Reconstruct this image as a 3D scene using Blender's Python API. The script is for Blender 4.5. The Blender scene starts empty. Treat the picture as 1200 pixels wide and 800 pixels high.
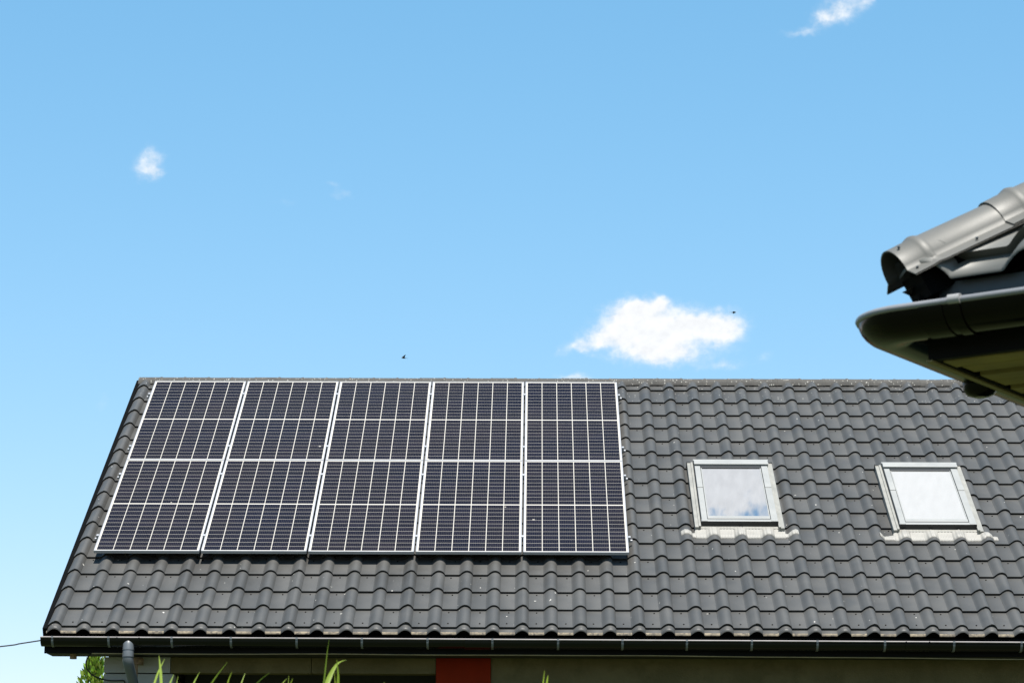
import bpy, bmesh, math, random
from mathutils import Vector, Matrix, noise
random.seed(7)
sc = bpy.context.scene
COL = sc.collection
R = math.radians

# ---------------------------------------------------------------- camera
F_PX = 2878.3                                   # focal length in pixels of the 1200 px wide photograph
CAM_POS = Vector((0, 0, 1.6))
CR = Vector((0.9999418565, 0.0096255066, 0.0048613948))      # right
CD = Vector((0.0026643307, 0.2163112290, -0.9763208251))     # down
CF = Vector((-0.0104491568, 0.9762770108, 0.2162730064))     # forward
cd = bpy.data.cameras.new('camera'); cam = bpy.data.objects.new('camera', cd); COL.objects.link(cam)
cam.matrix_world = Matrix(((CR.x, -CD.x, -CF.x, 0), (CR.y, -CD.y, -CF.y, 0), (CR.z, -CD.z, -CF.z, 1.6), (0, 0, 0, 1)))
cd.sensor_width = 36; cd.lens = F_PX / 1200 * 36; cd.clip_start = .1; cd.clip_end = 6000
cd.dof.use_dof = True; cd.dof.focus_distance = 27.0; cd.dof.aperture_fstop = 16
sc.camera = cam

# ---------------------------------------------------------------- light, exposure
SUN_EL, SUN_AZ = 63.0, 171.0                    # azimuth clockwise from +Y: high behind the camera, a little to the right
sd = Vector((math.sin(R(SUN_AZ)) * math.cos(R(SUN_EL)), math.cos(R(SUN_AZ)) * math.cos(R(SUN_EL)), math.sin(R(SUN_EL))))
sl = bpy.data.lights.new('sun', 'SUN'); sl.energy = 4.9; sl.angle = R(.53); sl.color = (1, .955, .88)
so = bpy.data.objects.new('sun', sl); COL.objects.link(so); so.rotation_euler = sd.to_track_quat('Z', 'Y').to_euler()
sc.view_settings.view_transform = 'Standard'; sc.view_settings.look = 'None'
sc.view_settings.exposure = 1.05; sc.view_settings.gamma = 1; sc.view_settings.use_curve_mapping = False

# ---------------------------------------------------------------- sky
W = bpy.data.worlds.new('World'); sc.world = W; W.use_nodes = True
nt = W.node_tree; nt.nodes.clear()
def N(t, **k):
    n = nt.nodes.new(t)
    for a, v in k.items(): setattr(n, a, v)
    return n
def lk(a, b): nt.links.new(a, b)
def mth(op, a, b=None, c=None, clamp=False):
    n = N('ShaderNodeMath', operation=op, use_clamp=clamp)
    for i, v in enumerate((a, b, c)):
        if v is None: continue
        if isinstance(v, (int, float)): n.inputs[i].default_value = v
        else: lk(v, n.inputs[i])
    return n.outputs[0]
sky = N('ShaderNodeTexSky', sky_type='NISHITA', sun_disc=False)
sky.sun_elevation = R(SUN_EL); sky.sun_rotation = R(SUN_AZ)
sky.altitude = 0; sky.air_density = 1.0; sky.dust_density = 0.1; sky.ozone_density = 4.0
tc = N('ShaderNodeTexCoord'); sp = N('ShaderNodeSeparateXYZ'); lk(tc.outputs['Generated'], sp.inputs[0])
az = mth('MULTIPLY', mth('ARCTAN2', sp.outputs[0], sp.outputs[1]), 180 / math.pi)
el = mth('MULTIPLY', mth('ARCSINE', sp.outputs[2]), 180 / math.pi)
def direction(x, y):
    d = (CR * ((x - 600) / F_PX) + CD * ((y - 400) / F_PX) + CF).normalized()
    return math.degrees(math.atan2(d.x, d.y)), math.degrees(math.asin(d.z))
# puffs of the small fair-weather clouds: photo pixel of the centre, half sizes in px, weight
PUFFS = [(772, 388, 46, 27, 1.1), (735, 377, 27, 21, 1.0), (849, 385, 24, 19, 1.1), (814, 380, 24, 14, .8), (772, 358, 13, 9, .72), (747, 359, 13, 9, .72),
         (703, 397, 26, 12, .68), (680, 407, 16, 7, .5), (655, 413, 8, 10, .38), (772, 413, 46, 13, .8), (848, 427, 26, 8, .38), (898, 418, 12, 8, .25),
         (677, 442, 24, 5, .55), (177, 184, 16, 13, .46), (166, 200, 15, 10, .40), (182, 201, 11, 10, .36),
         (400, 229, 13, 7, .30), (392, 215, 10, 5, .24), (335, 238, 18, 5, .16),
         (986, 8, 23, 18, .54), (966, 22, 16, 11, .46), (938, 38, 24, 6, .36), (1014, 2, 12, 10, .36), (120, 472, 10, 12, .2), (1095, 428, 40, 9, .14)]
PXD = math.degrees(1 / F_PX)
cmb = N('ShaderNodeCombineXYZ'); lk(mth('MULTIPLY', az, 1), cmb.inputs[0]); lk(mth('MULTIPLY', el, 1.15), cmb.inputs[1])
def nz(scale, detail, rough, vec, dist=0):
    n = N('ShaderNodeTexNoise'); n.inputs['Scale'].default_value = scale; n.inputs['Detail'].default_value = detail
    n.inputs['Roughness'].default_value = rough; n.inputs['Distortion'].default_value = dist; lk(vec, n.inputs['Vector']); return n
warp = nz(3.2, 4, .55, cmb.outputs[0])
ws = N('ShaderNodeSeparateXYZ'); lk(warp.outputs['Color'], ws.inputs[0])
azw = mth('ADD', az, mth('MULTIPLY', mth('SUBTRACT', ws.outputs[0], .5), .42))
elw = mth('ADD', el, mth('MULTIPLY', mth('SUBTRACT', ws.outputs[1], .5), .34))
field = None
def puff(a0, e0, ra, re, w):
    global field
    dx = mth('DIVIDE', mth('SUBTRACT', azw, a0), ra); dy = mth('DIVIDE', mth('SUBTRACT', elw, e0), re)
    g = mth('MULTIPLY', mth('EXPONENT', mth('MULTIPLY', mth('ADD', mth('MULTIPLY', dx, dx), mth('MULTIPLY', dy, dy)), -1)), w)
    field = g if field is None else mth('ADD', field, g)
for x, y, rx, ry, w in PUFFS:
    a0, e0 = direction(x, y); puff(a0, e0, rx * PXD / math.cos(R(e0)), ry * PXD, w)
fine = nz(3.0, 6, .55, cmb.outputs[0])
low = mth('ADD', field, mth('MULTIPLY', mth('SUBTRACT', fine.outputs[0], .5), mth('MINIMUM', mth('MULTIPLY', field, 2.2), 1.1)))
mr = N('ShaderNodeMapRange', interpolation_type='SMOOTHSTEP'); lk(low, mr.inputs[0]); mr.inputs[1].default_value = .06; mr.inputs[2].default_value = 1.05
# broken cumulus high overhead, the ones mirrored in the roof windows
hn = nz(5.5, 7, .55, tc.outputs['Generated'])
hc = N('ShaderNodeCombineXYZ'); lk(mth('MULTIPLY', az, .5), hc.inputs[0]); lk(el, hc.inputs[1])
hf = nz(.9, 6, .55, hc.outputs[0])
field = None
azw = mth('ADD', az, mth('MULTIPLY', mth('SUBTRACT', hf.outputs[0], .5), 6.0)); elw = mth('ADD', el, mth('MULTIPLY', mth('SUBTRACT', ws.outputs[1], .5), 1.5))
puff(8.4, 60.4, 2.6, 1.0, 1.6); puff(18.8, 59.6, 5.5, 2.2, 2.2); puff(27, 57, 8, 2.6, 1.6)
mr3 = N('ShaderNodeMapRange', interpolation_type='SMOOTHSTEP'); lk(field, mr3.inputs[0]); mr3.inputs[1].default_value = .2; mr3.inputs[2].default_value = 1.0
hm = N('ShaderNodeMapRange', interpolation_type='SMOOTHSTEP'); lk(el, hm.inputs[0]); hm.inputs[1].default_value = 30; hm.inputs[2].default_value = 48
mr2 = N('ShaderNodeMapRange', interpolation_type='SMOOTHSTEP'); lk(hn.outputs[0], mr2.inputs[0]); mr2.inputs[1].default_value = .58; mr2.inputs[2].default_value = .72
hi = mth('MULTIPLY', mth('MULTIPLY', mr2.outputs[0], hm.outputs[0]), .8)
alpha = mth('MULTIPLY', mth('MAXIMUM', mth('MAXIMUM', mr.outputs[0], mr3.outputs[0]), hi), .97)
ssp = N('ShaderNodeSeparateColor'); lk(sky.outputs[0], ssp.inputs[0]); tint = N('ShaderNodeCombineColor')   # even response curve of the film over the whole sky
for i, (ga, ex) in enumerate(((.80, 1.0), (1.50, .62), (1.98, .52))): lk(mth('MULTIPLY', mth('POWER', ssp.outputs[i], ex), ga), tint.inputs[i])
shade = N('ShaderNodeMapRange'); lk(fine.outputs[0], shade.inputs[0]); shade.inputs[1].default_value = .3; shade.inputs[2].default_value = .7
shade.inputs[3].default_value = 4.5; shade.inputs[4].default_value = 5.2
cc = N('ShaderNodeCombineColor'); lk(mth('MULTIPLY', shade.outputs[0], .985), cc.inputs[0]); lk(shade.outputs[0], cc.inputs[1]); lk(mth('MULTIPLY', shade.outputs[0], 1.02), cc.inputs[2])
cm = N('ShaderNodeMix', data_type='RGBA'); lk(alpha, cm.inputs[0]); lk(tint.outputs[0], cm.inputs[6]); lk(cc.outputs[0], cm.inputs[7])
bg = N('ShaderNodeBackground'); bg.inputs[1].default_value = .1; lk(cm.outputs[2], bg.inputs[0])
ow = N('ShaderNodeOutputWorld'); lk(bg.outputs[0], ow.inputs[0])

# ---------------------------------------------------------------- helpers
def at(x, y, Y):                                 # pixel of the photograph -> point at depth Y
    d = CR * ((x - 600) / F_PX) + CD * ((y - 400) / F_PX) + CF
    return CAM_POS + d * (Y / d.y)
def link(o, parent=None):
    COL.objects.link(o)
    if parent is not None: o.parent = parent
    return o
def empty(name, mat=None, parent=None):
    o = bpy.data.objects.new(name, None); o.empty_display_size = .2
    if mat is not None: o.matrix_local = mat
    return link(o, parent)
def tag(o, label=None, cat=None, group=None, kind=None):
    if label: o['label'] = label
    if cat: o['category'] = cat
    if group: o['group'] = group
    if kind: o['kind'] = kind
    return o
class MB:
    def __init__(s): s.v = []; s.f = []; s.m = []; s.s = []
    def add(s, vs, fs, mi=0, smooth=False):
        b = len(s.v); s.v += [tuple(v) for v in vs]
        for f in fs: s.f.append([i + b for i in f]); s.m.append(mi); s.s.append(smooth)
        return s
    def box(s, a, b, mi=0):
        (x0, y0, z0), (x1, y1, z1) = a, b
        return s.add([(x0, y0, z0), (x1, y0, z0), (x1, y1, z0), (x0, y1, z0), (x0, y0, z1), (x1, y0, z1), (x1, y1, z1), (x0, y1, z1)],
                     [(0, 3, 2, 1), (4, 5, 6, 7), (0, 1, 5, 4), (1, 2, 6, 5), (2, 3, 7, 6), (3, 0, 4, 7)], mi)
    def obox(s, o, ax, ay, az_, mi=0):           # box from a corner and three edge vectors
        o = Vector(o); ax, ay, az_ = Vector(ax), Vector(ay), Vector(az_)
        vs = [o, o + ax, o + ax + ay, o + ay]; vs += [v + az_ for v in vs]
        return s.add(vs, [(0, 3, 2, 1), (4, 5, 6, 7), (0, 1, 5, 4), (1, 2, 6, 5), (2, 3, 7, 6), (3, 0, 4, 7)], mi)
    def tube(s, pts, rad, seg=12, mi=0, caps=True):
        pts = [Vector(p) for p in pts]; n = len(pts)
        rads = rad if isinstance(rad, (list, tuple)) else [rad] * n
        prev = None; rings = []
        for i, p in enumerate(pts):
            t = ((pts[min(i + 1, n - 1)]) - pts[max(i - 1, 0)]).normalized()
            if prev is None: a = t.orthogonal().normalized()
            else:
                a = prev - t * prev.dot(t)
                a = a.normalized() if a.length > 1e-6 else t.orthogonal().normalized()
            prev = a; b = t.cross(a)
            rings.append([p + (a * math.cos(2 * math.pi * k / seg) + b * math.sin(2 * math.pi * k / seg)) * rads[i] for k in range(seg)])
        vs = [v for r in rings for v in r]; fs = []
        for i in range(n - 1):
            for k in range(seg):
                k2 = (k + 1) % seg; fs.append((i * seg + k, i * seg + k2, (i + 1) * seg + k2, (i + 1) * seg + k))
        s.add(vs, fs, mi, True)
        if caps: s.add(rings[0], [tuple(range(seg))[::-1]], mi); s.add(rings[-1], [tuple(range(seg))], mi)
        return s
    def grid(s, rows, mi=0, smooth=True, flip=False):
        n = len(rows[0]); vs = [v for r in rows for v in r]; fs = []
        for i in range(len(rows) - 1):
            for k in range(n - 1):
                q = (i * n + k, i * n + k + 1, (i + 1) * n + k + 1, (i + 1) * n + k); fs.append(q[::-1] if flip else q)
        return s.add(vs, fs, mi, smooth)
    def mesh(s, name, mats):
        me = bpy.data.meshes.new(name); me.from_pydata(s.v, [], s.f)
        for m in (mats if isinstance(mats, (list, tuple)) else [mats]): me.materials.append(m)
        me.polygons.foreach_set('material_index', s.m); me.polygons.foreach_set('use_smooth', s.s); me.update()
        return me
    def build(s, name, mats, parent=None):
        return link(bpy.data.objects.new(name, s.mesh(name, mats)), parent)
def bevel(o, w=.003, seg=2):
    m = o.modifiers.new('bevel', 'BEVEL'); m.width = w; m.segments = seg; m.limit_method = 'ANGLE'; return o

# ---------------------------------------------------------------- materials
def material(name, col, rough=.6, metal=0, spec=.5, var=0, vscale=3, bump=0, bscale=40, rand=0, coat=0, spots=None, col2=None):
    m = bpy.data.materials.new(name); m.use_nodes = True; t = m.node_tree; n = t.nodes; b = n['Principled BSDF']
    b.inputs['Roughness'].default_value = rough; b.inputs['Metallic'].default_value = metal
    b.inputs['Specular IOR Level'].default_value = spec; b.inputs['Coat Weight'].default_value = coat; b.inputs['Coat Roughness'].default_value = .06
    base = n.new('ShaderNodeRGB'); base.outputs[0].default_value = (*col, 1); out = base.outputs[0]
    geo = n.new('ShaderNodeNewGeometry')
    def tnoise(scale, detail=5, rough_=.6):
        q = n.new('ShaderNodeTexNoise'); q.inputs['Scale'].default_value = scale; q.inputs['Detail'].default_value = detail
        q.inputs['Roughness'].default_value = rough_; t.links.new(geo.outputs['Position'], q.inputs['Vector']); return q
    def ramp(src, a, b_, v0=0., v1=1.):
        r = n.new('ShaderNodeMapRange'); t.links.new(src, r.inputs[0])
        for i, v in enumerate((a, b_, v0, v1)): r.inputs[i + 1].default_value = v
        return r.outputs[0]
    def mix(f, a, c, mode='MIX'):
        x = n.new('ShaderNodeMix'); x.data_type = 'RGBA'; x.blend_type = mode
        if isinstance(f, float): x.inputs[0].default_value = f
        else: t.links.new(f, x.inputs[0])
        for i, v in ((6, a), (7, c)):
            if isinstance(v, tuple): x.inputs[i].default_value = (*v, 1)
            else: t.links.new(v, x.inputs[i])
        return x.outputs[2]
    if var or rand:
        q = tnoise(vscale); f = ramp(q.outputs[0], .3, .7, 1 - var, 1 + var)
        if rand:
            oi = n.new('ShaderNodeObjectInfo'); f2 = ramp(oi.outputs['Random'], 0, 1, 1 - rand, 1 + rand)
            mm = n.new('ShaderNodeMath'); mm.operation = 'MULTIPLY'; t.links.new(f, mm.inputs[0]); t.links.new(f2, mm.inputs[1]); f = mm.outputs[0]
        hs = n.new('ShaderNodeHueSaturation'); t.links.new(out, hs.inputs['Color']); t.links.new(f, hs.inputs['Value']); out = hs.outputs[0]
        rr = ramp(q.outputs[0], .3, .7, max(0, rough - .08), min(1, rough + .08)); t.links.new(rr, b.inputs['Roughness'])
    if col2:
        q = tnoise(vscale * 2.3, 8, .65); out = mix(ramp(q.outputs[0], .45, .62), out, col2)
    if spots:                                     # (colour, scale, size, coverage threshold)
        for c, scale, size, thr in spots:
            vo = n.new('ShaderNodeTexVoronoi'); vo.inputs['Scale'].default_value = scale
            wq = tnoise(scale * 1.7, 2); wm = n.new('ShaderNodeVectorMath'); wm.operation = 'MULTIPLY_ADD'
            t.links.new(wq.outputs['Color'], wm.inputs[0]); wm.inputs[1].default_value = (.6 / scale,) * 3; t.links.new(geo.outputs['Position'], wm.inputs[2])
            t.links.new(wm.outputs[0], vo.inputs['Vector'])
            cs = n.new('ShaderNodeSeparateColor'); t.links.new(vo.outputs['Color'], cs.inputs[0])
            gate = n.new('ShaderNodeMath'); gate.operation = 'GREATER_THAN'; t.links.new(cs.outputs[0], gate.inputs[0]); gate.inputs[1].default_value = thr
            dd = ramp(vo.outputs['Distance'], size, size * .7); g2 = n.new('ShaderNodeMath'); g2.operation = 'MULTIPLY'; g2.use_clamp = True
            t.links.new(dd, g2.inputs[0]); t.links.new(gate.outputs[0], g2.inputs[1]); out = mix(g2.outputs[0], out, c)
    t.links.new(out, b.inputs['Base Color'])
    if bump:
        q = tnoise(bscale, 4); bp = n.new('ShaderNodeBump'); bp.inputs['Strength'].default_value = bump; bp.inputs['Distance'].default_value = .01
        t.links.new(q.outputs[0], bp.inputs['Height']); t.links.new(bp.outputs[0], b.inputs['Normal'])
    return m
WHITE_SPOT = (.42, .40, .36)
M = dict(
    tile=material('graphite_tile_steel', (.0485, .0472, .0445), .55, var=.12, vscale=2.2, bump=.05, bscale=60, rand=.08,
                  spots=[((.17, .17, .16), 9, .07, .86), (WHITE_SPOT, 14, .13, .955), (WHITE_SPOT, 5, .06, .93)]),
    tile_lichen=material('lichened_tile_steel', (.0485, .0472, .0445), .5, var=.12, vscale=2.2, bump=.05, bscale=60,
                  spots=[((.17, .17, .16), 22, .16, .6), (WHITE_SPOT, 26, .16, .72), (WHITE_SPOT, 9, .08, .85)]),
    ridge=material('lichened_ridge_steel', (.052, .049, .044), .85, var=.25, vscale=18, bump=.3, bscale=120,
                   spots=[((.30, .29, .26), 38, .30, .62), ((.03, .03, .03), 30, .25, .75), (WHITE_SPOT, 14, .14, .8)]),
    rim=material('dusty_steel_rim', (.20, .165, .115), .85, var=.4, vscale=12, col2=(.07, .06, .05)),
    black=material('black_trim_steel', (.003, .003, .003), .7, spec=.03),
    gutter=material('black_gutter_coating', (.0022, .0026, .0034), .16, spec=.26, var=.1, vscale=6),
    clip=material('grey_gutter_clip', (.11, .118, .125), .4, var=.1),
    pipe=material('grey_downpipe', (.075, .085, .095), .42, var=.08, vscale=5),
    fascia=material('dark_fascia_board', (.0045, .0045, .0045), .7, spec=.1, var=.2),
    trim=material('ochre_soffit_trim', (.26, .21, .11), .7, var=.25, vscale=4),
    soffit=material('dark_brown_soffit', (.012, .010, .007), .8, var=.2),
    wall=material('grey_render', (.12, .098, .05), .9, spec=.1, var=.15, vscale=1.6, bump=.25, bscale=50, col2=(.095, .078, .038)),
    panelwall=material('pale_grey_cladding', (.30, .30, .29), .8, var=.08, vscale=2),
    red=material('red_painted_pillar', (.17, .014, .003), .8, spec=.1, var=.12, vscale=4),
    dark=material('dark_opening', (.012, .012, .010), .8),
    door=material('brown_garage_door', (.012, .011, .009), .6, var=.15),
    alu=material('anodised_aluminium', (.32, .322, .335), .45, metal=.25, var=.05),
    back=material('white_backsheet', (.42, .395, .35), .45),
    winframe=material('grey_window_cladding', (.225, .225, .215), .45, var=.06, vscale=4),
    flashing=material('aged_aluminium_flashing', (.20, .195, .175), .5, var=.12, vscale=7),
    apron=material('pleated_apron_foil', (.225, .215, .195), .6, var=.10, vscale=9),
    gasket=material('black_rubber_gasket', (.008, .009, .010), .5),
    cable=material('black_cable', (.012, .012, .013), .5),
    vent=material('tan_pipe_stub', (.20, .13, .075), .6, var=.2, vscale=20),
    grass=material('meadow_grass', (.035, .055, .010), .95, var=.35, vscale=.6, bump=.5, bscale=8, col2=(.055, .058, .016)),
    cap=material('graphite_hip_steel', (.086, .083, .074), .55, var=.06, vscale=6, bump=.03, bscale=200),
    ntile=material('neighbour_tile_steel', (.095, .094, .085), .52, var=.06, vscale=6),
    slate=material('slate_blue_flashing', (.030, .038, .044), .4, var=.05),
    ngutter=material('dark_brown_gutter', (.0026, .0018, .0014), .17, spec=.13, var=.08, vscale=8),
    lip=material('gutter_lip_highlight', (.17, .155, .15), .5, var=.3, vscale=5),  # sun highlight along the gutter lip, painted in as a lighter bead colour
    lip2=material('neighbour_lip_highlight', (.15, .152, .16), .35, var=.2, vscale=5),  # painted sun and sky highlight on the neighbour's gutter bead
    nlip=material('worn_gutter_clip', (.22, .215, .21), .4, var=.1),
    board=material('weathered_soffit_board', (.22, .17, .055), .8, var=.25, vscale=7),
    nedge=material('soffit_edge_strip', (.20, .16, .075), .7, var=.2),
    bark=material('thuja_bark', (.09, .06, .04), .9, var=.2, vscale=20),
    bird=material('dark_plumage', (.020, .018, .018), .7),
)
def leaf_material(name, col, trans=.4, hue=.04):
    m = bpy.data.materials.new(name); m.use_nodes = True; t = m.node_tree; n = t.nodes; b = n['Principled BSDF']
    b.inputs['Roughness'].default_value = .5
    geo = n.new('ShaderNodeNewGeometry'); hs = n.new('ShaderNodeHueSaturation'); hs.inputs['Color'].default_value = (*col, 1)
    r = n.new('ShaderNodeMapRange'); t.links.new(geo.outputs['Random Per Island'], r.inputs[0]); r.inputs[3].default_value = .6; r.inputs[4].default_value = 1.45
    r2 = n.new('ShaderNodeMapRange'); t.links.new(geo.outputs['Random Per Island'], r2.inputs[0]); r2.inputs[3].default_value = .5 - hue; r2.inputs[4].default_value = .5 + hue * .6
    t.links.new(r.outputs[0], hs.inputs['Value']); t.links.new(r2.outputs[0], hs.inputs['Hue'])
    t.links.new(hs.outputs[0], b.inputs['Base Color'])
    tr = n.new('ShaderNodeBsdfTranslucent'); t.links.new(hs.outputs[0], tr.inputs[0])
    mx = n.new('ShaderNodeMixShader'); mx.inputs[0].default_value = trans
    t.links.new(b.outputs[0], mx.inputs[1]); t.links.new(tr.outputs[0], mx.inputs[2]); t.links.new(mx.outputs[0], n['Material Output'].inputs[0])
    return m
M['blade'] = leaf_material('reed_blade', (.19, .26, .03), .45, .03)
M['thuja'] = leaf_material('thuja_foliage', (.16, .25, .025), .4, .03)
# photovoltaic cell: dark silicon, fine busbars, under coated glass
def cell_material():
    m = bpy.data.materials.new('silicon_cell'); m.use_nodes = True; t = m.node_tree; n = t.nodes; b = n['Principled BSDF']
    tcn = n.new('ShaderNodeTexCoord'); s = n.new('ShaderNodeSeparateXYZ'); t.links.new(tcn.outputs['Object'], s.inputs[0])
    def mt(op, a, c=None):
        q = n.new('ShaderNodeMath'); q.operation = op
        for i, v in enumerate((a, c)):
            if v is None: continue
            if isinstance(v, (int, float)): q.inputs[i].default_value = v
            else: t.links.new(v, q.inputs[i])
        return q.outputs[0]
    bus = mt('LESS_THAN', mt('FRACT', mt('DIVIDE', s.outputs[0], .179 / 9)), .10)
    geo = n.new('ShaderNodeNewGeometry'); oi = n.new('ShaderNodeObjectInfo')
    r = n.new('ShaderNodeMapRange'); t.links.new(geo.outputs['Random Per Island'], r.inputs[0]); r.inputs[3].default_value = .8; r.inputs[4].default_value = 1.25
    big = n.new('ShaderNodeTexNoise'); big.inputs['Scale'].default_value = 1.1; big.inputs['Detail'].default_value = 2; t.links.new(geo.outputs['Position'], big.inputs['Vector'])
    rb = n.new('ShaderNodeMapRange'); t.links.new(big.outputs[0], rb.inputs[0]); rb.inputs[1].default_value = .35; rb.inputs[2].default_value = .65
    c0 = n.new('ShaderNodeMix'); c0.data_type = 'RGBA'; t.links.new(rb.outputs[0], c0.inputs[0]); c0.inputs[6].default_value = (.0050, .0045, .0098, 1); c0.inputs[7].default_value = (.0082, .0060, .0092, 1)
    hs = n.new('ShaderNodeHueSaturation'); t.links.new(c0.outputs[2], hs.inputs['Color']); t.links.new(r.outputs[0], hs.inputs['Value'])
    c1 = n.new('ShaderNodeMix'); c1.data_type = 'RGBA'; t.links.new(bus, c1.inputs[0]); t.links.new(hs.outputs[0], c1.inputs[6]); c1.inputs[7].default_value = (.045, .041, .041, 1)
    # dust and droppings on the glass
    q = n.new('ShaderNodeTexVoronoi'); q.inputs['Scale'].default_value = 3.2; t.links.new(geo.outputs['Position'], q.inputs['Vector'])
    sc_ = n.new('ShaderNodeSeparateColor'); t.links.new(q.outputs['Color'], sc_.inputs[0])
    sp_ = mt('MULTIPLY', mt('LESS_THAN', q.outputs['Distance'], .05), mt('GREATER_THAN', sc_.outputs[0], .8))
    c2 = n.new('ShaderNodeMix'); c2.data_type = 'RGBA'; t.links.new(sp_, c2.inputs[0]); t.links.new(c1.outputs[2], c2.inputs[6]); c2.inputs[7].default_value = (.25, .23, .2, 1)
    t.links.new(c2.outputs[2], b.inputs['Base Color'])
    b.inputs['Roughness'].default_value = .35; b.inputs['Specular IOR Level'].default_value = .06; b.inputs['Coat Weight'].default_value = .035; b.inputs['Coat Roughness'].default_value = .15
    return m
M['cell'] = cell_material()
def glass_material(name, tintc, refl):
    m = bpy.data.materials.new(name); m.use_nodes = True; t = m.node_tree; n = t.nodes; n.remove(n['Principled BSDF'])
    g = n.new('ShaderNodeBsdfGlossy'); g.inputs['Roughness'].default_value = .012; g.inputs['Color'].default_value = (.97, .98, 1, 1)
    d = n.new('ShaderNodeBsdfDiffuse'); d.inputs['Color'].default_value = (*tintc, 1); mx = n.new('ShaderNodeMixShader'); mx.inputs[0].default_value = refl
    t.links.new(d.outputs[0], mx.inputs[1]); t.links.new(g.outputs[0], mx.inputs[2]); t.links.new(mx.outputs[0], n['Material Output'].inputs[0]); return m
M['pane'] = glass_material('solar_control_pane', (.02, .022, .024), .74)
M['pane_blind'] = glass_material('pane_over_white_blind', (.26, .26, .25), .55)

# ---------------------------------------------------------------- ground
g = MB(); g.add([(-1500, -1500, 0), (1500, -1500, 0), (1500, 1500, 0), (-1500, 1500, 0)], [(0, 1, 2, 3)])
tag(g.build('ground', M['grass']), kind='structure')

# ================================================================ MAIN HOUSE
BETA = R(35); O = Vector((-4.76477, 26.20485, 5.09761))
ROOFM = Matrix.Translation(O) @ Matrix.Rotation(BETA, 4, 'X')      # roof frame: x along eave, y up slope, z normal; 0 = panel glass
def RP(u, v, w): return ROOFM @ Vector((u, v, w))
house = empty('house', Matrix.Translation((0, 25.6, 0)))
tag(house, 'long low house with a graphite tiled roof carrying solar panels and two roof windows', 'house')
HINV = Matrix.Translation((0, -25.6, 0))
def hpart(mb, name, mats, parent=None):          # world coordinates -> child of house
    o = mb.build(name, mats, parent or house)
    if parent is None: o.matrix_local = HINV
    return o
WT = -.158                                       # tile base plane
PITCH, GAUGE, V0, U0 = .2988, .378, -1.405, -.165
STEP, HH = .024, .050
VTOP = 4.92; UEND = U0 + PITCH * 40
def roll(x, lap=0):                              # tile cross-section, x from the crown of the roll
    if x < 0: a = min(1, -x / .080); return HH * (1 - a * a) ** 1.2
    a = min(1, x / .066); h = HH * (1 - a ** 2.2) ** .75
    return h + (lap if x < .047 else 0)
XS = [-.083, -.076, -.062, -.045, -.03, -.015, 0, .013, .026, .039, .0471, .056, .062, .0662, PITCH - .0835]
def tile_mb(mb, x0, y0, length, lap=0, bx=None, step=STEP, flat=False, mi=0):
    xs = [x0 + x for x in XS[:-1]] + [x0 + (PITCH if bx is None else NP) - .0835]; hs = [0 if flat else roll(x, lap) for x in XS]
    cl = (lambda x, y: x) if bx is None else bx
    rows = []
    for t in (0, 1):
        y = y0 + length * t
        z = step * (1 - t)
        rows.append([(cl(x, y), y, z + h) for x, h in zip(xs, hs)])
    mb.grid(rows, mi)
    lo = [(cl(x, y0 + .022), y0 + .022, h * .93 - .012) for x, h in zip(xs, hs)]
    mb.grid([lo, rows[0]], mi)
    return mb
roof = empty('roof', HINV @ ROOFM @ Matrix.Translation((0, 0, WT)), house)
tm = [tile_mb(MB(), 0, 0, GAUGE + .012, l).mesh('tile', M['tile']) for l in (0, .006)]
cells = []
rest = MB()
for j in range(17):
    for k in range(40):
        u = U0 + PITCH * k; v = V0 + GAUGE * j
        hid = (u > .15 and u < 5.6 and .15 < v < 4.3) or u > 10.15
        for w0, dv in ((6.505, 0), (8.68, -.06)):
            if u > w0 and u + .25 < w0 + .98 and .72 + dv < v < 2.0 + dv: hid = True
        cells.append((j == 16, hid, v, k, j, u))
good = sorted([c for c in cells if not c[0] and not c[1]], key=lambda c: c[2])[:300]
gs = set((c[3], c[4]) for c in good)
for top, hid, v, k, j, u in cells:
    lap = 1 if k % 4 == 0 else 0
    if (k, j) in gs:
        o = link(bpy.data.objects.new('tile', tm[lap]), roof)
        o.location = (u, v, random.uniform(-.0012, .0012)); o.rotation_euler = (random.uniform(-.0025, .0025), random.uniform(-.003, .003), random.uniform(-.002, .002))
    else:
        tile_mb(rest, u, v, (VTOP - v) if top else GAUGE + .012, .006 * lap, mi=1 if j >= 15 else 0)
tag(rest.build('tile_courses', [M['tile'], M['tile_lichen']], roof), kind='stuff')
# lower lip of the sheet below the last step, with its dusty rim
lip = MB(); rim = MB(); xs = []
for k in range(40): xs += [(U0 + PITCH * k + x, roll(x)) for x in XS[:-1]]
lip.grid([[(x, V0 - .058, h - .004) for x, h in xs], [(x, V0 + .02, h) for x, h in xs]])
lip.build('eave_strip', M['tile'], roof)
for i in range(len(xs) - 1):
    (xa_, ha), (xb_, hb) = xs[i], xs[i + 1]
    rim.grid([[(x, V0 - dv_, h - dz_) for x, h in ((xa_, ha), (xb_, hb))] for dv_, dz_ in ((.080, .024), (.076, .012), (.0585, .0045))], 1 if max(ha, hb) > .012 else 0)
rim.build('eave_rim', [M['rim'], M['tile']], roof)
# screw heads
scr = MB()
for j in range(16):
    for k in range(34):
        u = U0 + PITCH * k + random.uniform(.13, .17); v = V0 + GAUGE * j
        if j == 0: v += .075
        else:
            if random.random() < .35: continue
            v -= .045
        if .1 < u < 5.65 and .1 < v < 4.5: continue
        zb = STEP * (1 - ((v - V0) % GAUGE) / GAUGE)
        scr.tube([(u, v, zb - .002), (u, v, zb + .006)], .008, 6)
tag(scr.build('screw_heads', M['black'], roof), kind='stuff')
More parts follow.
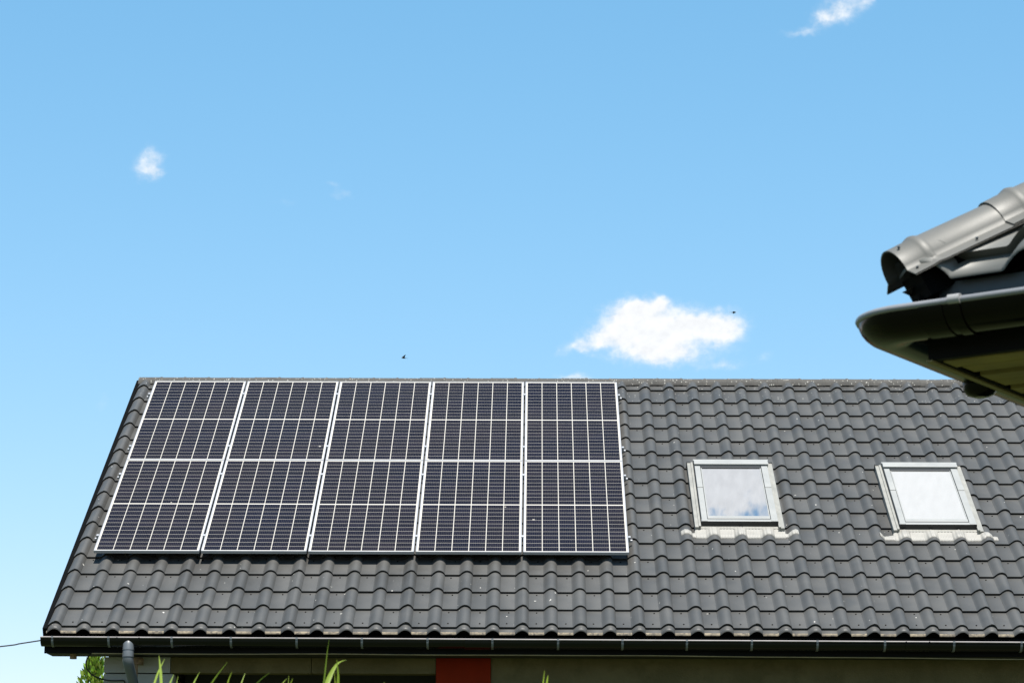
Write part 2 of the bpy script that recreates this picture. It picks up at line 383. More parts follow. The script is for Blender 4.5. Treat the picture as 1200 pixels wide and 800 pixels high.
# under-layer so no light passes between tiles, back slope, verge strips
ub = MB(); ub.box((-.235, V0 - .02, -.10), (UEND - .1, VTOP, -.05)); ub.build('underlay', M['black'], roof)
vg = MB(); vg.box((-.288, V0 - .06, -.16), (-.236, VTOP - .02, .026)); bevel(vg.build('verge_trim', M['black'], roof), .006)
ap = RP(0, VTOP, WT)                              # ridge line
bs = MB(); b1 = Matrix.Rotation(-BETA, 3, 'X') @ Vector((0, 6.4, 0))
bs.obox((O.x - .3, ap.y, ap.z - .06), (UEND + .2, 0, 0), b1, (0, 0, .05)); hpart(bs, 'back_slope', M['tile'])
# ridge caps
def cap_mesh():
    mb = MB(); rows = []
    for x, k in ((0, 1.0), (.262, 1.0), (.27, 1.05), (.29, 1.05), (.294, 1.0), (.3, 1.0)):
        rows.append([(x, .125 * math.cos(a) * k, -.056 + (.106 * k) * math.sin(a) ** .8) for a in [math.pi * i / 12 for i in range(13)]])
    mb.grid(rows); mb.add([(0, r[1], r[2]) for r in rows[0]], [tuple(range(13))]); return mb.mesh('ridge_cap', M['ridge'])
cmesh = cap_mesh()
for k in range(41):
    o = link(bpy.data.objects.new('ridge_cap', cmesh), roof)
    o.matrix_local = (ROOFM @ Matrix.Translation((0, 0, WT))).inverted() @ Matrix.Translation((O.x - .255 + k * .2975, ap.y, ap.z + random.uniform(-.003, .003)))
# ---- gutter
GY, GR, GZ = 25.075, .086, 4.046
XL, XR = O.x - .285, O.x + UEND - .1
def half_round(mb, path, out, up, r, mi=0, bead=.009, thick=.004, vs=1.0):
    # path: centre points, out: outward vectors at each point
    rows = []
    prof = [(math.cos(a), math.sin(a)) for a in [math.pi + math.pi * i / 14 for i in range(15)]]   # back lip -> bottom -> front lip
    for sgn, rr in ((1, r), (-1, r - thick)):
        rows = [[Vector(p) + Vector(o) * (c * rr) + Vector((0, 0, 1)) * (s * rr * vs) for c, s in prof] for p, o in zip(path, out)]
        mb.grid(rows, mi, True, sgn < 0)
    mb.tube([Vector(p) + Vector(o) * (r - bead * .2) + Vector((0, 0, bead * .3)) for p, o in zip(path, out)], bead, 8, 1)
gt = MB(); half_round(gt, [(XL, GY, GZ), (XR, GY, GZ - .02)], [(0, -1, 0)] * 2, None, GR)
for x in (XL + .002,): gt.add([(x, GY - GR * math.cos(a), GZ - GR * math.sin(a)) for a in [math.pi * i / 12 for i in range(13)]], [tuple(range(13))])
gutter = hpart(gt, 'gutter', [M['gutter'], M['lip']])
def ring(mb, x, r, wdt, mi=0, z=GZ):
    mb.grid([[(xx, GY - math.cos(a) * r, z - math.sin(a) * r + (.004 if a in (0, math.pi) else 0)) for a in [math.pi * .0 + math.pi * .62 * i / 8 for i in range(9)]] for xx in (x, x + wdt)], mi)
    for xx in (x, x + wdt):
        mb.grid([[(xx, GY - math.cos(a) * q, z - math.sin(a) * q) for a in [math.pi * .62 * i / 8 for i in range(9)]] for q in (r - .008, r)], mi, False)
for px in (61, 127, 201, 270.5, 347.5, 424, 501, 577, 654, 729.5, 805, 881, 958, 1037, 1118, 1197, 1275):
    c = MB(); X = at(px, 749, GY - GR).x; zc = GZ - .02 * (X - XL) / (XR - XL)
    ring(c, X - .011, GR + .006, .022, 0, zc); c.box((X - .011, GY - GR - .012, zc - .006), (X + .011, GY - GR + .012, zc + .013))
    c.build('bracket', M['clip'], gutter)
for px in (545, 1061):
    c = MB(); X = at(px, 749, GY - GR).x; ring(c, X, GR + .005, .25, 0, GZ - .012); ring(c, X, GR + .009, .014, 0, GZ - .012); ring(c, X + .236, GR + .009, .014, 0, GZ - .012)
    c.build('joint_sleeve', M['gutter'], gutter)
c = MB(); X = at(150, 749, GY - GR).x; ring(c, X - .12, GR + .005, .24, 0, GZ); ring(c, X - .12, GR + .01, .014, 0, GZ); ring(c, X + .106, GR + .01, .014, 0, GZ); c.build('outlet_sleeve', M['gutter'], gutter)
# ---- downpipe
dp = MB(); DX = X; DY = GY - .045
path = [(DX, DY, GZ - .02), (DX, DY, GZ - .075), (DX, DY, GZ - .20)]
dp.tube([(DX, DY + .015, GZ - .005), (DX, DY + .01, GZ - .03), (DX, DY, GZ - .065), (DX, DY, GZ - .19)], [.025, .045, .057, .057], 20)
dp.tube([(DX, DY, GZ - .115), (DX, DY, GZ - .122)], .0605, 20); dp.tube([(DX, DY, GZ - .185), (DX, DY, GZ - .19)], .0605, 20)
dp.tube([(DX, DY, GZ - .188), (DX, DY, GZ - .22), (DX + .004, DY + .03, GZ - .262), (DX + .012, DY + .09, GZ - .32), (DX + .05, DY + .42, GZ - .60), (DX + .055, DY + .46, GZ - .66), (DX + .055, DY + .465, GZ - .75), (DX + .055, DY + .465, .1)],
        [.054, .056, .055, .053, .052, .053, .052, .052], 20)
down = hpart(dp, 'downpipe', M['pipe'])
# ---- fascia, trim, soffit
FY = GY + GR + .012
fb = MB(); fb.box((XL + .01, FY, 3.902), (XR, FY + .03, 4.16)); hpart(fb, 'fascia', M['fascia'])
tr = MB(); n_ = 60; rows = []
for i in range(n_ + 1):
    x = XL + .5 + (XR - XL - .5) * i / n_; zz = 3.897 + .008 * noise.noise((x * .7, 3, 1)) - .05 * max(0, (x - 1.2)) / 8
    rows.append([(x, FY - .004, zz), (x, FY - .004, zz + .008), (x, FY + .02, zz + .008), (x, FY + .02, zz), (x, FY - .004, zz)])
tr.grid(rows, 0, False); hpart(tr, 'soffit_trim', M['trim'])
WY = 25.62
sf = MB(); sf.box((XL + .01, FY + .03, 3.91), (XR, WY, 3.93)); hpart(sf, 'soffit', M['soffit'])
# ---- walls
WXL = at(122, 775, WY).x; WXR = XR - .3; BY = 34.6
xj = at(203, 790, WY).x; xp0 = at(511, 790, WY).x; xp1 = at(575, 790, WY).x; zl = at(350, 788.5, WY).z
w = MB()
w.box((xp1 + .002, WY, 0), (WXR, WY + .25, 3.909)); hpart(w, 'wall', M['wall'])
w = MB(); w.box((xp0, WY - .03, 0), (xp1, WY + .25, 3.907)); bevel(hpart(w, 'pillar', M['red']), .004)
xa = at(200, 780, WY).x; xb = at(365, 780, WY).x
for a_, b_ in ((WXL, xa), (xa, xb), (xb, xp0)):
    w = MB(); w.box((a_ + .003, WY - .012, zl), (b_ - .003, WY + .2, 3.905)); bevel(hpart(w, 'lintel_panel', M['panelwall' if a_ == WXL else 'wall']), .003)
for i in range(9):
    w = MB(); z1 = zl - .012 - i * .4; z0 = max(0, z1 - .39)
    w.box((WXL + .003, WY - .004, z0), (xj, WY + .2, z1)); bevel(hpart(w, 'cladding_panel', M['panelwall']), .003)
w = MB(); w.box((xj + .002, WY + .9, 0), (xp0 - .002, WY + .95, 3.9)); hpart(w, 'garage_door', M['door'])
w = MB(); w.box((WXL + .01, WY + .01, zl + .0), (xp0, WY + .0, 3.9))
gw = MB()
for x in (WXL, WXR - .2):
    e = x + .2
    a0 = ap.z - (ap.y - WY - .26) * math.tan(BETA) - .3; a1_ = ap.z - .35
    vs = [(x, WY + .26, 0), (x, BY, 0), (x, BY, a0), (x, ap.y, a1_), (x, WY + .26, a0)]
    vs += [(e, b, c_) for _, b, c_ in vs]
    gw = MB(); gw.add(vs, [(0, 4, 3, 2, 1), (5, 6, 7, 8, 9), (0, 1, 6, 5), (1, 2, 7, 6), (2, 3, 8, 7), (3, 4, 9, 8), (4, 0, 5, 9)]); hpart(gw, 'gable_wall', M['wall'])
gw = MB(); gw.box((WXL + .2, BY - .25, 0), (WXR - .2, BY, 3.9)); hpart(gw, 'back_wall', M['wall'])
# small things under the eave corner
vp = MB(); p = at(86, 767, 25.35); vp.tube([(p.x, 25.35, 3.95), (p.x, 25.35, p.z - .04)], .036, 14); hpart(vp, 'vent_stub', M['vent'])
vp = MB(); p = at(163, 774, 25.5); vp.box((p.x - .05, 25.44, p.z - .035), (p.x + .03, WY - .013, p.z + .03)); vp.tube([(p.x - .02, 25.47, p.z - .02), (p.x - .02, 25.47, .2)], .016, 8)
vp.tube([(p.x + .01, 25.44, p.z), (p.x + .05, 25.42, p.z + .005)], .02, 8); hpart(vp, 'conduit', M['vent'])
# ---- roof windows (house > roof_window > pieces)
def prof_at(u): x = (u - U0 + .0835) % PITCH - .0835; return roll(x)
def roof_window(u0, dv, pane, label):
    wd = empty('roof_window', HINV @ ROOFM @ Matrix.Translation((u0, dv, 0)), house); wd['label'] = label
    def P(name, mat, *boxes, bev=.003):
        mb = MB()
        for a, b in boxes: mb.box(a, b)
        o = mb.build(name, M[mat], wd)
        if bev: bevel(o, bev)
        return o
    lo = WT - .03
    P('side_flashing', 'flashing', ((0, .765, lo), (.052, 2.41, -.080)), ((.04, .765, lo), (.066, 2.40, -.066)))
    P('side_flashing', 'flashing', ((.933, .745, lo), (.985, 2.40, -.080)), ((.919, .745, lo), (.945, 2.39, -.066)))
    P('flashing_end', 'gasket', ((-.006, 2.405, lo), (.05, 2.43, -.07)), ((.935, 2.40, lo), (.99, 2.425, -.07)))
    P('frame', 'gasket', ((.070, .84, lo), (.915, 2.33, -.062)))
    for x0, x1 in ((.078, .141), (.845, .918)):
        P('cover_strip', 'winframe', ((x0, 1.682, -.062), (x1, 2.235, -.036)))
        P('cover_strip', 'winframe', ((x0, .835, -.062), (x1, 1.677, -.040)))
    P('hood', 'winframe', ((.074, 2.262, -.06), (.930, 2.375, -.022)), ((.066, 2.37, -.1), (.936, 2.40, -.03)))
    P('hood_gap', 'gasket', ((.146, 2.20, -.06), (.840, 2.262, -.040)))
    sash = P('sash', 'winframe', ((.146, .905, -.062), (.840, .968, -.044)), ((.146, .968, -.062), (.160, 2.20, -.046)), ((.826, .968, -.062), (.840, 2.20, -.046)))
    P('sash_bead', 'gasket', ((.146, .885, -.062), (.840, .905, -.050)), bev=0)
    P('sash_rail', 'winframe', ((.074, .835, -.062), (.922, .885, -.043)))
    P('sash_front', 'gasket', ((.074, .828, -.103), (.922, .8345, -.046)), bev=0)
    P('lower_frame', 'flashing', ((.053, .775, lo), (.932, .828, -.103)))
    mb = MB(); mb.box((.160, .968, -.060), (.826, 2.20, -.050)); mb.build('pane', pane, wd)
    # pleated apron draped over the rolls
    mb = MB(); rows = [[], [], [], []]; n_ = 150
    for i in range(n_ + 1):
        x = -.16 + 1.29 * i / n_; inner = -.0 < x < .985
        p_ = prof_at(x + u0) * .97 + WT + .010; zat = lambda v_: p_ + STEP * (1 - ((v_ + dv - V0) % GAUGE) / GAUGE)
        pl = .0035 * math.sin(i * 1.55)
        edge = .606 + .012 * noise.noise((x * 6, u0, 0)) + (.02 if not inner else 0)
        topv = .80 if inner else .73 + .03 * noise.noise((x * 9, 2, u0))
        zt = max(zat(topv), -.102) if inner else zat(topv)
        for q, (vv, zz) in enumerate(((edge, zat(edge) - .012), (edge + .003, zat(edge) + .002 + pl), (.70, zat(.70) + .003 + pl), (topv, zt + pl * .5))): rows[q].append((x, vv, zz))
    mb.grid(rows); mb.build('apron', M['apron'], wd)
    return wd
roof_window(6.505, 0, M['pane'], 'roof window nearer the solar panels, its pane mirroring a cloud and a blue patch')
roof_window(8.682, -.060, M['pane_blind'], 'roof window farther from the solar panels with an even white pane')

# ================================================================ SOLAR PANELS
PW, PG, VG = 1.134, .02, .008
PH = (4.576 - VG) / 2
def make_panel():
    root = empty('solar_panel')
    f = MB(); t = .011
    f.box((0, 0, -.035), (PW, t, .0)); f.box((0, PH - t, -.035), (PW, PH, .0)); f.box((0, t, -.035), (t, PH - t, .0)); f.box((PW - t, t, -.035), (PW, PH - t, .0))
    bevel(f.build('frame', M['alu'], root), .0015, 1)
    b = MB(); b.box((t, t, -.012), (PW - t, PH - t, -.005)); b.build('backsheet', M['back'], root)
    c = MB(); mx = t + .012; cw = (PW - 2 * mx) / 6; mid = .018; my = t + .014; ch = (PH - 2 * my - mid) / 24; gx, gy = .0072, .0052
    for j in range(24):
        y = my + j * ch + (mid if j >= 12 else 0)
        for i in range(6):
            x0, x1, y0, y1 = mx + i * cw + gx / 2, mx + (i + 1) * cw - gx / 2, y + gy / 2, y + ch - gy / 2
            c.add([(x0, y0, -.004), (x1, y0, -.004), (x1, y1, -.004), (x0, y1, -.004)], [(0, 1, 2, 3)])
    tag(c.build('cells', M['cell'], root), kind='stuff')
    return root
def copy_tree(o, parent=None):
    c = o.copy(); COL.objects.link(c); c.parent = parent
    for ch in o.children: copy_tree(ch, c)
    return c
ORD = ['next to the gable edge', 'second from the gable edge', 'third from the gable edge', 'second from the roof windows', 'on the roof window side']
proto = make_panel()
for r_ in range(2):
    for i in range(5):
        o = proto if (r_, i) == (0, 0) else copy_tree(proto)
        o.matrix_world = ROOFM @ Matrix.Translation((i * (PW + PG), r_ * (PH + VG), random.uniform(-.001, .001)))
        tag(o, 'dark solar panel %s, in the %s' % (ORD[i], ('lower row of the array', 'upper row under the ridge')[r_]), 'solar panel', 'solar panels on the graphite roof')
clampm = MB(); clampm.box((-.017, -.02, -.03), (.017, .02, .006)); cl_mid = clampm.mesh('clamp', M['alu'])
AW = 5 * PW + 4 * PG
for v, nm in ((.36, 'lowest rail, under the lower row of solar panels'), (1.90, 'rail under the lower row of solar panels, just below the row joint'),
              (2.66, 'rail under the upper row of solar panels, just above the row joint'), (4.18, 'topmost rail, under the upper row of solar panels near the ridge')):
    ra = MB(); ra.box((-.050, -.015, -.060), (AW + .050, .015, -.0362))
    o = bevel(ra.build('mounting_rail', M['alu']), .003); o.matrix_world = ROOFM @ Matrix.Translation((0, v, 0))
    tag(o, 'aluminium ' + nm, 'mounting rail', 'rails carrying the solar panels')
    for i in range(6):
        x = -.016 if i == 0 else AW + .016 if i == 5 else i * (PW + PG) - PG / 2
        c = MB()
        if i in (0, 5): c.box((-.013, -.018, -.036), (.013, .018, .002))
        else: c.box((-.0095, -.02, -.0355), (.0095, .02, .002)); c.box((-.016, -.02, .0025), (.016, .02, .006))
        q = c.build('clamp', M['alu'], o); q.location = (x, 0, 0)
    for i in range(5):
        c = MB(); x = .4 + i * 1.2; c.box((x - .015, -.06, WT + .02), (x + .015, -.045, -.06)); c.box((x - .015, -.06, WT + .018), (x + .015, .12, WT + .024)); c.box((x - .015, -.06, -.0755), (x + .015, -.0205, -.06))
        c.build('roof_hook', M['alu'], o)

# ================================================================ NEIGHBOUR HOUSE CORNER
a1 = R(124); E1 = Vector((math.sin(a1), math.cos(a1), 0)); E2 = Vector((math.sin(a1 - math.pi / 2), math.cos(a1 - math.pi / 2), 0))
OC = Vector((.942, 5.8, 2.940))                  # fascia corner at gutter lip height
NM = Matrix(((E1.x, E2.x, 0, OC.x), (E1.y, E2.y, 0, OC.y), (0, 0, 1, 0), (0, 0, 0, 1)))
ZC = OC.z; HB = .099; TP = .764                   # eave height, fascia depth, roof tangent
nh = empty('neighbour_house', NM)
tag(nh, 'hip-roofed neighbouring house corner with a grey hip cap and dark half-round gutter', 'house')
LEN1, LEN2, OV = 7.0, 9.0, .55
w = MB(); w.box((OV, OV, 0), (LEN1, LEN2, ZC - HB)); w.build('wall', M['wall'], nh)
# roof slope towards the camera side, as single tiles cut at the hip
EAV = -.052; cs = 1 / math.sqrt(1 + TP * TP)
nroof = empty('roof', Matrix.Translation((0, 0, ZC + .128)) @ Matrix.Rotation(math.atan(TP), 4, 'X') , nh)
NP = .28; NU0 = .30
def hipclip(x, y): return max(x, y * cs + .01)    # plan distance up the slope = distance along the eave at the hip
for k in range(-2, 13):
    for j in range(0, 4):
        x0 = NU0 + NP * k; y0 = (EAV) / cs + .07 + j * .36
        if x0 + NP < y0 * cs: continue
        mb = tile_mb(MB(), x0, y0, .372, 0, hipclip, .026); mb.build('tile', M['ntile'], nroof)
mb = MB(); xs = []
for k in range(-2, 13): xs += [(NU0 + NP * k + x, roll(x)) for x in XS[:-1]]
y0 = EAV / cs
mb.grid([[(hipclip(x, y0), y0, h - .008) for x, h in xs], [(hipclip(x, y0), y0 + .002, h) for x, h in xs], [(hipclip(x, y0 + .09), y0 + .09, h) for x, h in xs]]); mb.build('eave_strip', M['ntile'], nroof)
mb = MB(); up = 9.0
mb.add([(0, 0, ZC + .06), (LEN1, 0, ZC + .06), (LEN1, 3.4, ZC + .06 + 3.4 * TP), (3.4, 3.4, ZC + .06 + 3.4 * TP)], [(0, 1, 2, 3)])
mb.add([(0, 0, ZC + .06), (3.4, 3.4, ZC + .06 + 3.4 * TP), (3.4, LEN2, ZC + .06 + 3.4 * TP), (0, LEN2, ZC + .06)], [(0, 1, 2, 3)])
mb.build('roof_deck', M['black'], nh)
mb = MB(); mb.add([(-.05, -.03, ZC + .07), (3.4, 3.42, ZC + .11 + 3.4 * TP), (3.4, LEN2, ZC + .11 + 3.4 * TP), (-.05, LEN2, ZC + .07)], [(0, 1, 2, 3)]); mb.build('side_slope', M['ntile'], nh)
# hip cap: overlapping barrel lengths with flanges and a rolled bead at each lower end
DH = Vector((1, 1, 0)).normalized(); SH = Vector((1, -1, 0)).normalized()
TH = .54; AX = (DH + Vector((0, 0, TH))).normalized(); UPV = SH.cross(AX); UPV = UPV if UPV.z > 0 else -UPV
CB = Vector((0, 0, ZC)) + DH * -.07 + Vector((0, 0, .100))
def cap_prof(k=1.0, lift=0):
    pr = [(-.104, -.014 + lift), (-.076, .002 + lift)]
    pr += [(-.072 * k * math.cos(a), .004 + lift + .070 * k * math.sin(a)) for a in [math.pi * i / 16 for i in range(17)]]
    pr += [(.076, .002 + lift), (.104, -.014 + lift)]; return pr
mb = MB(); c0 = CB + AX * .03 - SH * .06 - UPV * .075; mb.obox(c0, AX * 2.2, SH * .12, UPV * .085); mb.build('hip_batten', M['black'], nh)
for s_ in range(8):
    base = CB + AX * (s_ * .287); mb = MB(); rows = []
    sec = [(0, 1.0, 0), (.055, 1.0, 0), (.062, 1.04, .001), (.072, 1.065, .002), (.082, 1.04, .001), (.089, 1.0, 0), (.315, .985, -.004)]
    for off in (0, -.0035):
        rows = [[base + AX * t + SH * a + UPV * (b + off - .002 * (t > .3)) for a, b in cap_prof(k, l)] for t, k, l in sec]
        mb.grid(rows, 0, True, off < 0)
    mb.grid([[base + SH * a + UPV * b for a, b in cap_prof()], [base + SH * a + UPV * (b - .0035) for a, b in cap_prof()]], 0, False)
    o = mb.build('hip_cap', M['cap'], nh)
    sm = MB()
    for t, a, b in ([(.02, .085, -.003), (.02, .045, .062)] if s_ == 0 else []) + [(.19, .09, -.006)]:
        c_ = base + AX * t + SH * a + UPV * b; sm.tube([c_, c_ + (SH * .5 + UPV).normalized() * .005], .0034, 8)
    sm.build('screws', M['slate'], o)
# closure flashing behind the gutter, fascias, gutter with a rounded corner
mb = MB(); mb.box((.0, -.006, ZC - .02), (LEN1, .0, ZC + .085)); mb.build('drip_flashing', M['slate'], nh)
mb = MB(); mb.obox((-.012, -.012, ZC - .01), (.05, 0, 0), (0, .05, 0), (0, 0, .1)); mb.build('corner_block', M['black'], nh)
mb = MB(); mb.box((.0, .0005, ZC - HB), (LEN1, .022, ZC + .05)); mb.build('fascia', M['fascia'], nh)
mb = MB(); mb.box((.0, .0225, ZC - HB), (.022, LEN2, ZC + .05)); mb.build('fascia', M['fascia'], nh)
mb = MB(); mb.box((-.004, -.004, ZC - HB - .005), (.012, LEN2, ZC - HB - .0005)); mb.build('edge_strip', M['nedge'], nh)
GRN, GOF = .0785, .0875
def gpath(z):
    pts = [(LEN1, -GOF), (1.5, -GOF), (.6, -GOF), (.2, -GOF), (0, -GOF)]; outs = [(0, -1)] * 5
    for i in range(1, 13):
        a = math.pi / 2 * i / 12; pts.append((-GOF * math.sin(a), -GOF * math.cos(a))); outs.append((-math.sin(a), -math.cos(a)))
    pts += [(-GOF, .3), (-GOF, 1.5), (-GOF, LEN2)]; outs += [(-1, 0)] * 3
    return [Vector((x, y, z)) for x, y in pts], [Vector((x, y, 0)) for x, y in outs]
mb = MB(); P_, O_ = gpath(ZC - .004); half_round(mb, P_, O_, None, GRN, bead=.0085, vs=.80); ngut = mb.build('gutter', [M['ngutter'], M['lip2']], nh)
def nring(mb, x, r, wd, lip=True):
    n = 16
    for rr in (r, ):
        mb.grid([[(xx, -GOF - math.cos(a) * rr, ZC - .004 - math.sin(a) * rr * .81) for a in [math.pi * .75 * i / n for i in range(n + 1)]] for xx in (x, x + wd)])
    for xx in (x, x + wd): mb.grid([[(xx, -GOF - math.cos(a) * q, ZC - .004 - math.sin(a) * q * .81) for a in [math.pi * .75 * i / n for i in range(n + 1)]] for q in (r - .006, r)], 0, False)
for x in (.135, .72, 1.3):
    mb = MB(); nring(mb, x, GRN + .004, .026); mb.build('bracket', M['ngutter'], ngut)
    mb = MB(); mb.tube([(x - .002, -GOF - GRN, ZC), (x + .028, -GOF - GRN, ZC)], .0125, 10); mb.build('bracket_clip', M['nlip'], ngut)
mb = MB(); nring(mb, .055, GRN + .0025, .06); mb.build('joint_sleeve', M['ngutter'], ngut)
mb = MB(); mb.tube([(-GOF, .50, ZC - .06), (-GOF, .50, ZC - .080), (-GOF, .50, ZC - .092), (-GOF, .50, ZC - .098)], [.045, .043, .034, .016], 20); mb.build('outlet', M['ngutter'], ngut)
# soffit boards running along the eave
k = 0; y = .03
while y < 2.2:
    x_end = LEN1
    mb = MB(); mb.box((.026 + (k % 3) * .004, y, ZC - HB - .002 + (k % 2) * .005), (x_end, y + .072, ZC - HB + .02)); mb.build('soffit_board', M['board'], nh)
    y += .098; k += 1
mb = MB(); mb.box((.03, .026, ZC - HB + .021), (LEN1, LEN2, ZC - HB + .03)); mb.build('soffit_backing', M['black'], nh)

# ================================================================ PLANTS, CABLES, BIRDS
th = empty('thuja_tree', Matrix.Translation((at(112, 770, 36.5).x, 36.5, 0)))
tag(th, 'green conical thuja standing behind the house beyond its gable corner', 'conifer')
mb = MB(); mb.tube([(0, 0, 0), (.02, 0, 2.4), (0, 0, 4.7)], [.09, .06, .01], 8); mb.build('trunk', M['bark'], th)
mb = MB(); HT = at(112, 765, 36.5).z
for i in range(9000):
    t = random.random() ** .75; z = .25 + (HT - .3) * (1 - t) ** .9 if False else HT - (HT - .25) * t
    rmax = min(.85, .06 + .48 * (HT - z) ** .8 * (.8 + .25 * noise.noise((z * 2.1, 0, 5)))) 
    a = random.uniform(0, 2 * math.pi); rr = rmax * (random.random() ** .45) * (.78 + .34 * noise.noise((math.cos(a) * 1.7, math.sin(a) * 1.7, z * 2.4)))
    c = Vector((rr * math.cos(a), rr * math.sin(a), z)); d = Vector((math.cos(a) * .45, math.sin(a) * .45, 1)).normalized()
    d = (d + Vector((random.uniform(-.5, .5), random.uniform(-.5, .5), random.uniform(-.3, .3)))).normalized(); s_ = d.cross(Vector((random.uniform(-1, 1), random.uniform(-1, 1), random.uniform(-1, 1)))).normalized()
    L_ = random.uniform(.06, .13); wd_ = random.uniform(.018, .034)
    mb.add([c - s_ * wd_ * .3, c + d * L_ * .5 - s_ * wd_, c + d * L_, c + d * L_ * .5 + s_ * wd_], [(0, 1, 2, 3)])
mb.build('crown', M['thuja'], th)

GD = 7.0
def blade(parent, base, pts, wd, root):
    # pts: pixels from the frame's bottom to the tip; the blade goes on down to the ground at base
    q = [at(x, y, GD) for x, y in pts]; jit = random.uniform(-.25, .25)
    q = [Vector((p.x, p.y + jit * (i / len(q)), p.z)) for i, p in enumerate(q)]
    b0 = Vector((base, GD + random.uniform(-.06, .06), 0))
    d0 = (q[0] - q[1]).normalized(); ctrl = q[0] + d0 * 1.1; ctrl.z = max(ctrl.z, .7)
    out = [b0 * (1 - t) ** 2 + ctrl * 2 * t * (1 - t) + q[0] * t * t for t in [i / 9 for i in range(9)]]
    P = q; n = len(P)
    for i in range(n - 1):
        p0, p1, p2, p3 = P[max(i - 1, 0)], P[i], P[i + 1], P[min(i + 2, n - 1)]
        for s in range(4):
            t = s / 4; out.append(.5 * ((2 * p1) + (p2 - p0) * t + (2 * p0 - 5 * p1 + 4 * p2 - p3) * t * t + (3 * p1 - p0 - 3 * p2 + p3) * t ** 3))
    out.append(P[-1]); m = len(out); rows = []; tw = random.uniform(-.4, .4)
    dist = [0.0] * m
    for i in range(m - 2, -1, -1): dist[i] = dist[i + 1] + (out[i + 1] - out[i]).length
    for i, p in enumerate(out):
        t = i / (m - 1); ww = wd * .46 * min(1, (dist[i] / .11)) ** .8 + .0004
        s = Vector((math.cos(tw + t * .5), math.sin(tw + t * .5), 0))
        rows.append([p - s * ww - root, p + Vector((0, .25 * ww, 0)) - root, p + s * ww - root])
    mb = MB(); mb.grid(rows); mb.build('blade', M['blade'], parent)
PLANTS = [
    ('tall reed clump with two crossing blades in front of the downpipe side of the house', 188, [([(189, 803), (183, 782), (176, 761)], .009), ([(180, 803), (181, 784), (184, 766)], .006), ([(198, 803), (197, 793), (195.5, 785)], .005), ([(207, 803), (207, 797), (208, 791)], .005)]),
    ('tall reed clump with a long slanting blade in front of the dark garage opening', 262, [([(225.5, 803), (226.5, 793), (228, 783)], .005), ([(246, 803), (256, 791), (269, 777)], .006), ([(266, 803), (270, 796), (275, 789)], .005), ([(282, 803), (283.5, 795), (285.5, 787)], .005)]),
    ('low reed clump whose short tips just reach the dark garage opening', 322, [([(298, 803), (307, 795), (317, 788)], .007), ([(328, 804), (331, 798), (334, 793)], .005), ([(338, 804), (338, 797), (338, 791)], .004), ([(341, 804), (342, 800), (345, 796)], .005)]),
    ('tallest reed clump with a broad arching leaf before the garage opening', 386, [([(379, 803), (381.5, 785), (384, 765), (386.5, 750)], .005), ([(382, 803), (387, 788), (393, 776), (399, 771), (404, 769)], .016), ([(396, 803), (397.5, 790), (397, 775)], .009), ([(393, 803), (393.5, 796), (394, 789)], .004)]),
    ('single pale reed tip in front of the garage opening beside the red pillar', 447, [([(447, 806), (447, 800), (447, 794)], .008)]),
    ('small pair of reed tips standing before the plain rendered wall', 637, [([(636, 804), (637, 797), (638, 789.5)], .005), ([(640, 804), (641, 800), (642, 796)], .005)])]
for lab, px, bl in PLANTS:
    bx = at(px, 800, GD).x; root = Vector((bx, GD, 0)); e = empty('reed_plant', Matrix.Translation(root))
    tag(e, lab, 'reed', 'reeds growing in front of the house')
    for pts, wd in bl: blade(e, bx + random.uniform(-.05, .05), pts, wd, root)
    for q in range(3):
        x = px + random.uniform(-14, 14); blade(e, bx + random.uniform(-.06, .06), [(x, 840), (x + random.uniform(-6, 6), 825), (x + random.uniform(-12, 12), 812)], .006, root)

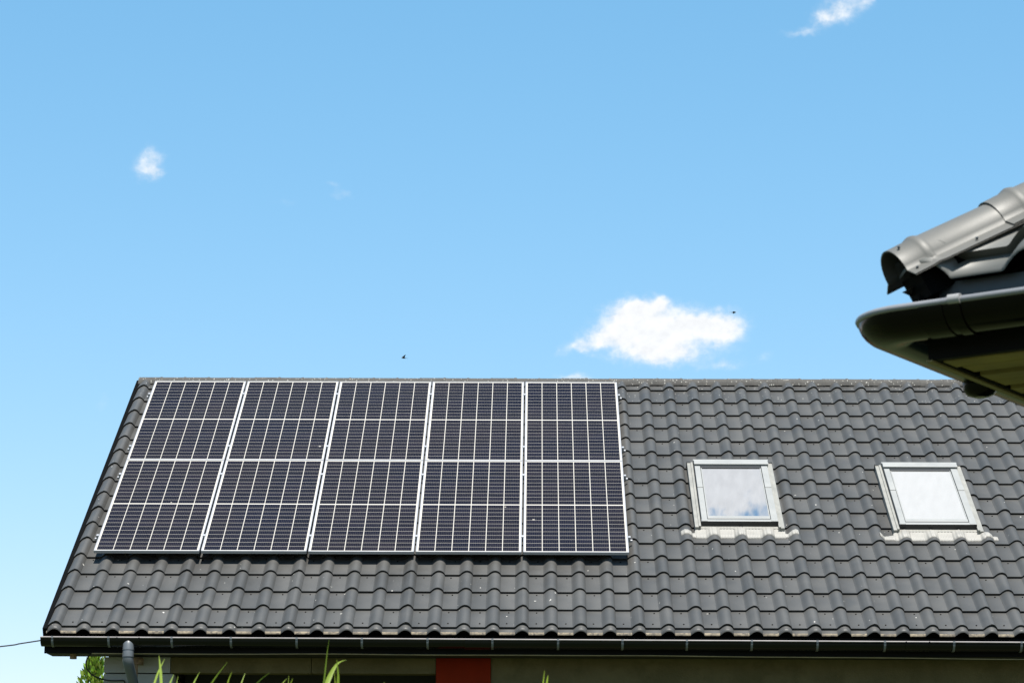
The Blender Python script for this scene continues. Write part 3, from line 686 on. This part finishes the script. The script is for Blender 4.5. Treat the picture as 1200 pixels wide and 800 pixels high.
def cable(name, pts, r, label):
    mb = MB(); P = [Vector(p) for p in pts]; n = len(P); out = []
    for i in range(n - 1):
        p0, p1, p2, p3 = P[max(i - 1, 0)], P[i], P[i + 1], P[min(i + 2, n - 1)]
        for s in range(6):
            t = s / 6; out.append(.5 * ((2 * p1) + (p2 - p0) * t + (2 * p0 - 5 * p1 + 4 * p2 - p3) * t * t + (3 * p1 - p0 - 3 * p2 + p3) * t ** 3))
    out.append(P[-1]); mb.tube(out, r, 8); return tag(mb.build(name, M['cable']), label, 'cable')
cable('overhead_cable', [at(50, 749.5, 25.2), at(24, 753.5, 25.2), at(0, 757, 25.2), at(-140, 771, 25.2), at(-330, 780, 25.2)], .007, 'thin black cable running off through the air from the gutter end')
cable('cable_loop', [at(111, 764, 25.3), at(105, 767, 25.3), at(101, 775, 25.32), at(102, 783, 25.36), at(108, 790, 25.42), at(120, 795.5, 25.55), at(134, 797, 25.58), at(145, 797, 25.59), at(146, 803, 25.6)], .008, 'black cable hanging in a loop under the eave corner beside the thuja')

def bird(px, py, D, yaw, flap, label):
    p = at(px, py, D); e = empty('bird', Matrix.Translation(p) @ Matrix.Rotation(yaw, 4, 'Z') @ Matrix.Scale(.68, 4)); tag(e, label, 'bird', 'birds crossing the sky')
    mb = MB(); mb.tube([(-.085, 0, 0), (-.07, 0, .006), (-.03, 0, .004), (.03, 0, 0), (.075, 0, .002), (.12, 0, .004)], [.004, .016, .022, .019, .010, .004], 10); mb.build('body', M['bird'], e)
    mb = MB(); mb.add([(.10, 0, .004), (.17, .03, .006), (.155, 0, .006), (.17, -.03, .006)], [(0, 1, 2), (0, 2, 3)]); mb.build('tail', M['bird'], e)
    for s in (-1, 1):
        mb = MB(); c_, z_ = math.cos(flap), math.sin(flap)
        sec = [(0.01, -.035, .045), (.06, -.045, .03), (.12, -.03, .03), (.17, .0, .03), (.20, .03, .036)]
        for dz in (0, .003):
            mb.grid([[(a, s * d * c_, d * z_ + dz + .01), ((a + b) / 2, s * d * c_, d * z_ + dz + .013), (b, s * d * c_, d * z_ + dz + .01)] for d, a, b in sec])
        mb.build('wing', M['bird'], e)
bird(473, 419.5, 62, R(20), R(28), 'small dark bird with raised wings above the middle of the solar array')
bird(860, 366, 62, R(175), R(-4), 'small dark bird gliding beside the large white cloud')
